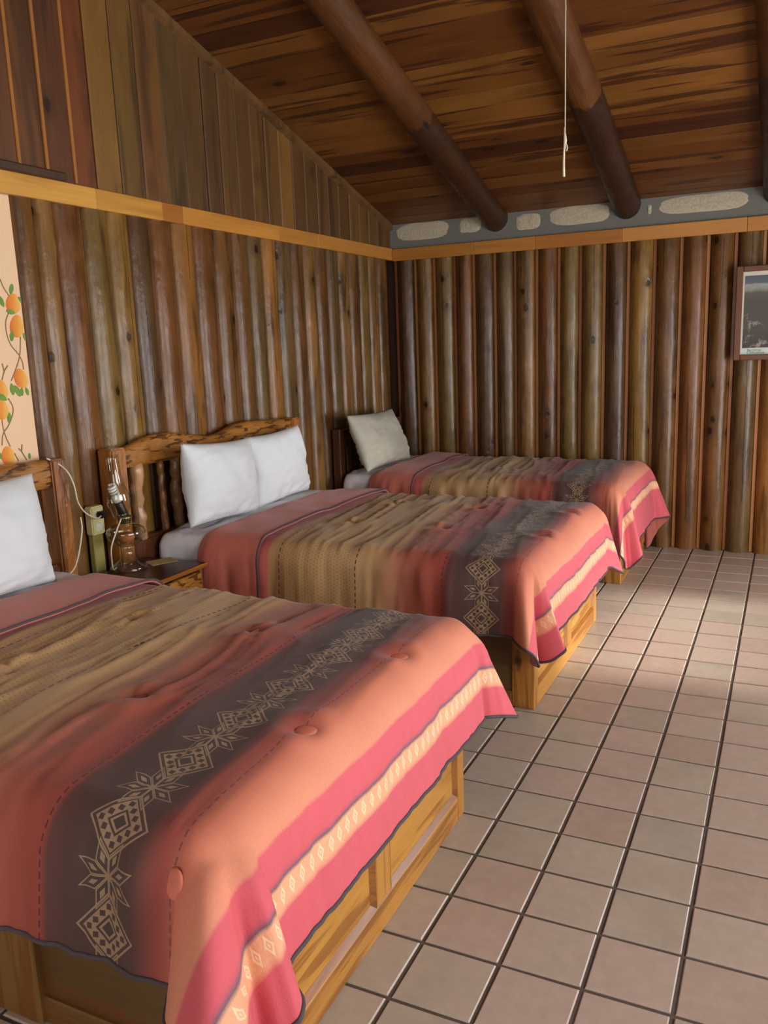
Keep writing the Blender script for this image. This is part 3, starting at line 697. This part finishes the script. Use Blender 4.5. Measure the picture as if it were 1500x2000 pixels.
    def build(s, label, cols):
        t0, t1 = s.lims(); nt = 200; S = np.arange(s.s0, s.sF+s.A+.0001, .011); S = np.append(S[S < s.sF+s.A-.004], s.sF+s.A); T = np.linspace(t0, t1, nt)
        SS, TT = np.meshgrid(S, T, indexing='ij'); Pn = s.pos(SS, TT)
        def grid(Pg, SS, TT):
            n, m = SS.shape; F = [(i*m+j, (i+1)*m+j, (i+1)*m+j+1, i*m+j+1) for i in range(n-1) for j in range(m-1)]
            me = pyd(Pg.reshape(-1, 3), F, True); uvl = me.uv_layers.new(name='st'); us = SS.reshape(-1)-s.off; ts = TT.reshape(-1)+s.toff
            vi = np.empty(len(me.loops), int); me.loops.foreach_get('vertex_index', vi)
            uvl.data.foreach_set('uv', np.stack([us[vi], ts[vi]], -1).reshape(-1).astype(np.float32)); return me
        me = grid(Pn, SS, TT); me.materials.append(M['comforter_print']); me.materials.append(M['pink_reverse'])
        o = obj('comforter', me, None); md = o.modifiers.new('thickness', 'SOLIDIFY'); md.thickness = .012; md.offset = -1; md.material_offset = 1; md.material_offset_rim = 1
        tag(o, label, 'comforter', 'striped comforters')
        # border turned back at the head
        S2 = np.linspace(s.s0-.012, s.s1, 34); SS2, TT2 = np.meshgrid(S2, np.linspace(t0+.02, t1-.02, 150), indexing='ij')
        up = .006+.018*sst(s.s0-.012, s.s0+.05, SS2)+.006*vnoise(SS2*9, TT2*7, s.seed+30)+.010*np.exp(-((SS2-s.s1)/.03)**2)*0
        P2 = s.pos(SS2, TT2)+s.nrm(SS2, TT2)*up[..., None]
        b = obj('turned_back_border', grid(P2, SS2, TT2), 'pink_reverse', o); md = b.modifiers.new('thickness', 'SOLIDIFY'); md.thickness = .01; md.offset = -1
        b['label'] = 'dusty pink reverse side folded back at the head'
        obj('piping', tubeme(P2[-1], .005, 6), 'piping_fabric', o)
        hem = np.concatenate([Pn[:, 0], Pn[-1, 1:], Pn[::-1, -1][1:]])
        obj('piping', tubeme(hem, .0055, 6), 'piping_fabric', o)
        # covered buttons
        disc = lathe([(.001, .004), (.018, .0035), (.026, .0018), (.029, -.001), (.026, -.005)], 18)
        for bs, bt in s.btn:
            if not (t0+.05 < bt < t1-.05): continue
            p = s.pos(np.array(bs), np.array(bt)); n = s.nrm(np.array(bs), np.array(bt))
            q = Vector(n).to_track_quat('Z', 'Y').to_euler()
            m2 = disc.copy(); bo = obj('button', m2, cols[0 if bs < 1.2 else 1 if bs < 1.7 else 2], o, loc=p+n*.003, rot=q)
        return o
for idx, (a, b), bf in ((1, (-5.265, -3.855), .2), (2, (-3.16, -1.755), .2), (3, (-1.21, -.085), .1)):
    Cloth(a, b, .668, 1.9, .1, .30, bf, r=.06, seed=40+idx, s0=.150, s1=.60, flare=.05, gather=.9).sheet(MAT[idx])
BC = ('tan_button', 'brown_button', 'salmon_button')
c1 = Cloth(-5.29, -3.84, .675, 1.985, .38, .345, .36, r=.11, seed=2, near=((34, 28, .8), (54, 7, -.25), (78, 12, .3)), far=((55, 22, .30),), flare=.12, toff=.156)
c1.build('striped comforter draped over the bed beside the mango wall', BC)
c2 = Cloth(-3.185, -1.75, .672, 1.985, .41, .375, .38, r=.10, seed=5, off=.03, near=((24, 16, .40), (52, 8, -.15), (72, 12, .30)), far=((50, 22, .25),), flare=.06, toff=.18)
c2.btn = [b for b in c2.btn if abs(b[1]) < .5]
c2.build('striped comforter on the bed with two white pillows', BC)
c3 = Cloth(-1.235, -.085, .672, 1.985, .47, .44, .62, r=.10, seed=9, off=-.02, near=((25, 16, .3), (68, 14, .25)), far=((74, 18, .36),), flare=.03, rf=.09, s0=.37, s1=.69)
c3.btn = []
c3.build('striped comforter on the bed against the back log wall', BC)

# ------------------------------------------------------------------ pillows
def pillow_me(W, Hh, D, seed, n=34):
    V = []; F = []
    for side in (1, -1):
        for i in range(n+1):
            for j in range(n+1):
                u_ = -1+2*i/n; v_ = -1+2*j/n
                pin = 1-.07*(1-u_*u_)*0-.0
                x = u_*W/2*(1-.06*(1-v_*v_)*abs(u_)**3*1.0+.0); x = u_*W/2*(1-.055*(abs(u_)**4)*(1-v_*v_)); zz = v_*Hh/2*(1-.075*(abs(v_)**4)*(1-u_*u_))
                t = (max(0, 1-abs(u_)**2.6)*max(0, 1-abs(v_)**2.6))**.55
                wv = .012*mnoise.noise((u_*1.6+seed, v_*1.6, side*3))+.005*mnoise.noise((u_*4+seed, v_*4, side))+.012*(1-abs(mnoise.noise((u_*2.2+v_*1.1+seed, v_*5-u_*1.5, side+seed))))**3*max(0, .75-v_*.5)+.010*math.sin(9*(u_-v_*.6)+seed)*max(0, abs(u_)-.45)*max(0, -v_+.4)
                V.append((x, side*(D/2*t+wv*min(1, t*2)), zz))
    m = n+1
    for sd in (0, 1):
        o_ = sd*m*m
        for i in range(n):
            for j in range(n):
                f = (o_+i*m+j, o_+(i+1)*m+j, o_+(i+1)*m+j+1, o_+i*m+j+1); F.append(f if sd == 1 else f[::-1])
    me = pyd(V, F, True); bm = bmesh.new(); bm.from_mesh(me); bmesh.ops.remove_doubles(bm, verts=bm.verts, dist=.0008); bm.to_mesh(me); bm.free()
    me.polygons.foreach_set('use_smooth', [True]*len(me.polygons)); return me
def pillow(center, W, Hh, D, lean, yaw, roll, mat, label, seed):
    o = obj('pillow', pillow_me(W, Hh, D, seed), mat, None, loc=center)
    # local: x = width, y = thickness (front -y), z = height ; front turned to +x of the room, leaning back on the headboard
    R = Matrix.Rotation(PI/2+yaw, 4, 'Z') @ Matrix.Rotation(-lean, 4, 'X') @ Matrix.Rotation(roll, 4, 'Y')
    o.rotation_euler = R.to_euler(); tag(o, label, 'pillow', 'bed pillows'); return o
pillow((.30, -2.815, 0.890), .60, .42, .19, .09, .02, .06, 'white_cotton', 'white pillow on the side of the lamp, leaning on the carved headboard', 3)
pillow((.27, -2.225, 0.884), .60, .41, .18, .12, .02, -.02, 'white_cotton', 'white pillow farther from the lamp, leaning on the carved headboard', 8)
pillow((.33, -4.355, 0.894), .68, .44, .19, .15, 0, 0., 'white_cotton', 'white pillow on the bed beside the mango wall', 12)
pillow((.265, -.835, 0.884), .80, .42, .17, .36, .04, .02, 'faded_pillow_print', 'faded greyish pillow with pale patches propped in the corner of the log walls', 17)

# ------------------------------------------------------------------ nightstand and what stands on it
ns = empty('nightstand', (.31, -3.44, 0)); tag(ns, 'pine nightstand with dark top between two beds', 'nightstand')
def NP(name, a, m, c, par=ns, bev=.004): return obj(name, boxme(a[0]-.31, a[1]-.31, a[2]+3.44, a[3]+3.44, a[4], a[5], bev), m, par, c)
NP('top', (.135, .492, -3.685, -3.236, .548, .57), 'dark_wood_top', None); NP('top_edge', (.4935, .499, -3.685, -3.236, .549, .5695), 'bed_wood_y', 'b8762c', bev=.002)
NP('side_panel', (.15, .47, -3.655, -3.635, 0, .548), 'bed_wood_z', 'a06a2c'); NP('side_panel', (.15, .47, -3.262, -3.242, 0, .548), 'bed_wood_z', 'a06a2c')
NP('back_panel', (.15, .165, -3.635, -3.262, .03, .548), 'bed_wood_z', '8a5824'); NP('base_rail', (.44, .47, -3.635, -3.262, 0, .07), 'bed_wood_y', 'a06a2c')
for z0, z1 in ((.36, .53), (.18, .345)):
    d = NP('drawer', (.452, .482, -3.632, -3.264, z0, z1), 'hewn_wood', 'b87c34', bev=.006); obj('knob', lathe([(.001, .03), (.012, .028), (.016, .02), (.008, .008), (.008, 0)], 14), 'dark_metal', d, loc=(.482-.31, 0, (z0+z1)/2), rot=(0, PI/2, 0))

lamp = empty('glass_lamp', (.215, -3.455, .57)); tag(lamp, 'clear glass oil style lamp with spiral bulb on the nightstand', 'lamp')
def shell(prof, t):
    inner = [(max(r-t, .0008), z) for r, z in reversed(prof)]; return prof+inner
foot = [(.004, .001), (.078, .0), (.082, .008), (.074, .02), (.056, .034), (.04, .052), (.028, .078), (.026, .098), (.034, .112)]
bowl = [(.034, .112), (.058, .125), (.082, .148), (.09, .172), (.084, .192), (.062, .208), (.034, .216), (.022, .222)]
o = lathe(shell([(q*1.06 if z < .05 else q, z) for q, z in foot[1:]], .006), 28, True)
for q in o.vertices:
    if .002 < q.co.z < .05:
        a = math.atan2(q.co.y, q.co.x); f = 1+.035*math.cos(a*14); q.co.x *= f; q.co.y *= f
obj('foot', o, 'clear_glass', lamp)
obj('oil_bowl', lathe(shell(bowl, .003), 32, True), 'clear_glass', lamp)
obj('cloth_wick_bundle', lathe([(.002, .125), (.03, .126), (.04, .15), (.036, .168), (.002, .17)], 16), simple('wick_amber', 'b06a3c', .7), lamp)
obj('collar', lathe([(.024, .218), (.028, .222), (.03, .236), (.036, .24), (.036, .252), (.024, .256), (.002, .256)], 22), 'brass', lamp)
tl_ = .20
sk = obj('socket', lathe([(.002, 0), (.02, 0), (.024, .01), (.02, .03), (.021, .075), (.017, .08), (.002, .08)], 20), 'black_plastic', lamp, loc=(0, 0, .25), rot=(.34, -.05, 0))
obj('bulb_base', lathe([(.002, .078), (.022, .08), (.025, .095), (.021, .112), (.002, .114)], 20), 'white_plastic', sk)
pts = [(.017*math.cos(t), .017*math.sin(t), .116+.046*t/(2*PI*3.5)) for t in np.linspace(0, 2*PI*3.5, 80)]
obj('spiral_tube', tubeme(pts, .0058, 7), 'white_plastic', sk)
ch = [(.034, .25), (.040, .275), (.052, .31), (.055, .335), (.046, .37), (.034, .41), (.029, .46), (.028, .52), (.030, .535)]
chm = obj('chimney', lathe(shell(ch, .001), 28, True), 'clear_glass', lamp, rot=(.05, -.03, 0))
obj('cord', tubeme(spline([(.0, -.02, .246), (.02, -.05, .238), (.03, -.09, .20), (.015, -.115, .13), (-.01, -.095, .06), (-.03, -.07, .012), (-.06, -.02, .006)], 8), .0035, 6), 'cord_white', lamp)

out = empty('power_outlet', (.03, -3.475, .6)); tag(out, 'cream wall outlet above a plastic cable duct behind the lamp', 'outlet')
obj('outlet_plate', boxme(0, .045, -.04, .04, .13, .265, .006, 2), 'cream_plastic', out); obj('cable_duct', boxme(0, .035, -.032, .032, -.6, .13, .005), 'olive_plastic', out)
for z in (.225, .165): obj('socket_face', boxme(.045, .047, -.02, .02, z-.018, z+.018, .003), 'white_plastic', out)
pg = tag(obj('power_plug', boxme(.0, .035, -.022, .022, -.016, .016, .007, 2), 'black_plastic', None, loc=(.077, -3.47, .825)), 'black power plug pushed into the cream outlet', 'plug')
c = pix(113, 906, 0, .15)
cp = [(.10, -3.76, 1.128)]+[tuple(pix(a, b, 0, x)) for a, b, x in ((118, 909, .128), (134, 925, .16), (145, 950, .165), (152, 980, .16), (165, 1000, .14), (182, 1010, .12), (192, 1012, .11))]+[(.10, -3.475, .826)]
tag(obj('lamp_cord', tubeme(spline(cp, 8), .004, 6), 'cord_white'), 'cream cord hanging from the headboard down to the outlet', 'cord')
cp = [tuple(pix(a, b, 0, x)) for a, b, x in ((157, 1010, .142), (160, 1030, .15), (158, 1055, .155), (153, 1085, .16), (146, 1108, .165), (136, 1122, .17))]+[(.18, -3.80, .60), (.2, -3.82, .45), (.2, -3.82, .2)]
tag(obj('lamp_cord', tubeme(spline(cp, 8), .004, 6), 'cord_white'), 'cream cord running down the headboard post behind the white pillow', 'cord')
nt_ = boxme(-.05, .05, -.065, .065, 0, .002, .0005)
tag(obj('note_card', nt_, 'paper_yellow', None, loc=(.275, -3.30, .5705), rot=(0, 0, -.5)), 'yellowed paper card lying on the nightstand', 'card')

# ------------------------------------------------------------------ framed picture
px0, px1, pz0, pz1 = 2.588, 3.05, 1.361, 1.983
pf = empty('framed_poster', (px0, -.002, pz0)); tag(pf, 'brown wood framed canyon poster hanging on the log wall', 'picture')
W_, H_ = px1-px0, pz1-pz0; fw = .042
for a in ((0, fw, 0, H_), (W_-fw, W_, 0, H_), (fw, W_-fw, 0, fw*.9), (fw, W_-fw, H_-fw*.9, H_)):
    obj('frame_bar', boxme(a[0], a[1], -.045, 0, a[2], a[3], .005), 'frame_wood', pf)
obj('poster_sheet', boxme(fw-.004, W_-fw+.004, -.022, -.018, fw*.9-.004, H_-fw*.9+.004, 0), 'poster_border', pf)
obj('poster_photo', boxme(0, W_-2*fw-.024, 0, .001, 0, .475, 0), 'poster_photo', pf, loc=(fw+.012, -.0235, .082))
obj('caption_strip', boxme(fw, W_-fw, -.0232, -.022, fw*.9, .079, 0), 'poster_caption', pf)
def text(body, size, loc):
    cu = bpy.data.curves.new('caption', 'FONT'); cu.body = body; cu.size = size; cu.extrude = .0002
    t = bpy.data.objects.new('caption', cu); COL.objects.link(t); dg = bpy.context.evaluated_depsgraph_get(); dg.update()
    me = bpy.data.meshes.new_from_object(t.evaluated_get(dg)); bpy.data.objects.remove(t); me.materials.clear()
    obj('caption_text', me, 'ink', pf, loc=loc, rot=(PI/2, 0, 0))
text('Barrancas', .022, (.085, -.0238, .061)); text('Chihuahua', .026, (.083, -.0238, .0425))

# ------------------------------------------------------------------ pull cord of the ceiling lamp holder
CX, CY = 2.125, -3.2
pc_ = empty('ceiling_pull_cord', (CX, CY, ceil_z(CY))); tag(pc_, 'thin white pull cord hanging down from the plank ceiling', 'pull cord')
obj('lamp_base', lathe([(.002, .0), (.06, .0), (.06, -.03), (.03, -.05), (.025, -.08), (.002, -.08)], 24), 'white_plastic', pc_)
p0 = pix(1102, 345, 1, CY); p1 = pix(1105, 0, 1, CY); zb = p0[2]-ceil_z(CY)
obj('pull_cord', tubeme([(p1[0]-CX, 0, -.04), (p1[0]-CX, 0, zb+.6), (p1[0]-CX, 0, zb+.15), (p0[0]-CX, 0, zb+.10)], .0022, 6), 'cord_white', pc_)
obj('cord_tassel', tubeme([(p0[0]-CX, 0, zb+.165), (p0[0]-CX+.003, 0, zb+.12), (p0[0]-CX-.001, 0, zb+.085), (p0[0]-CX-.002, 0, zb+.04), (p0[0]-CX-.001, 0, zb)], [.0022, .006, .0035, .004, .0045], 7), 'cord_white', pc_)
obj('cord_loop', tubeme(spline([(p0[0]-CX, 0, zb+.12), (p0[0]-CX+.010, 0, zb+.10), (p0[0]-CX+.008, 0, zb+.085)], 4), .0022, 5), 'cord_white', pc_)
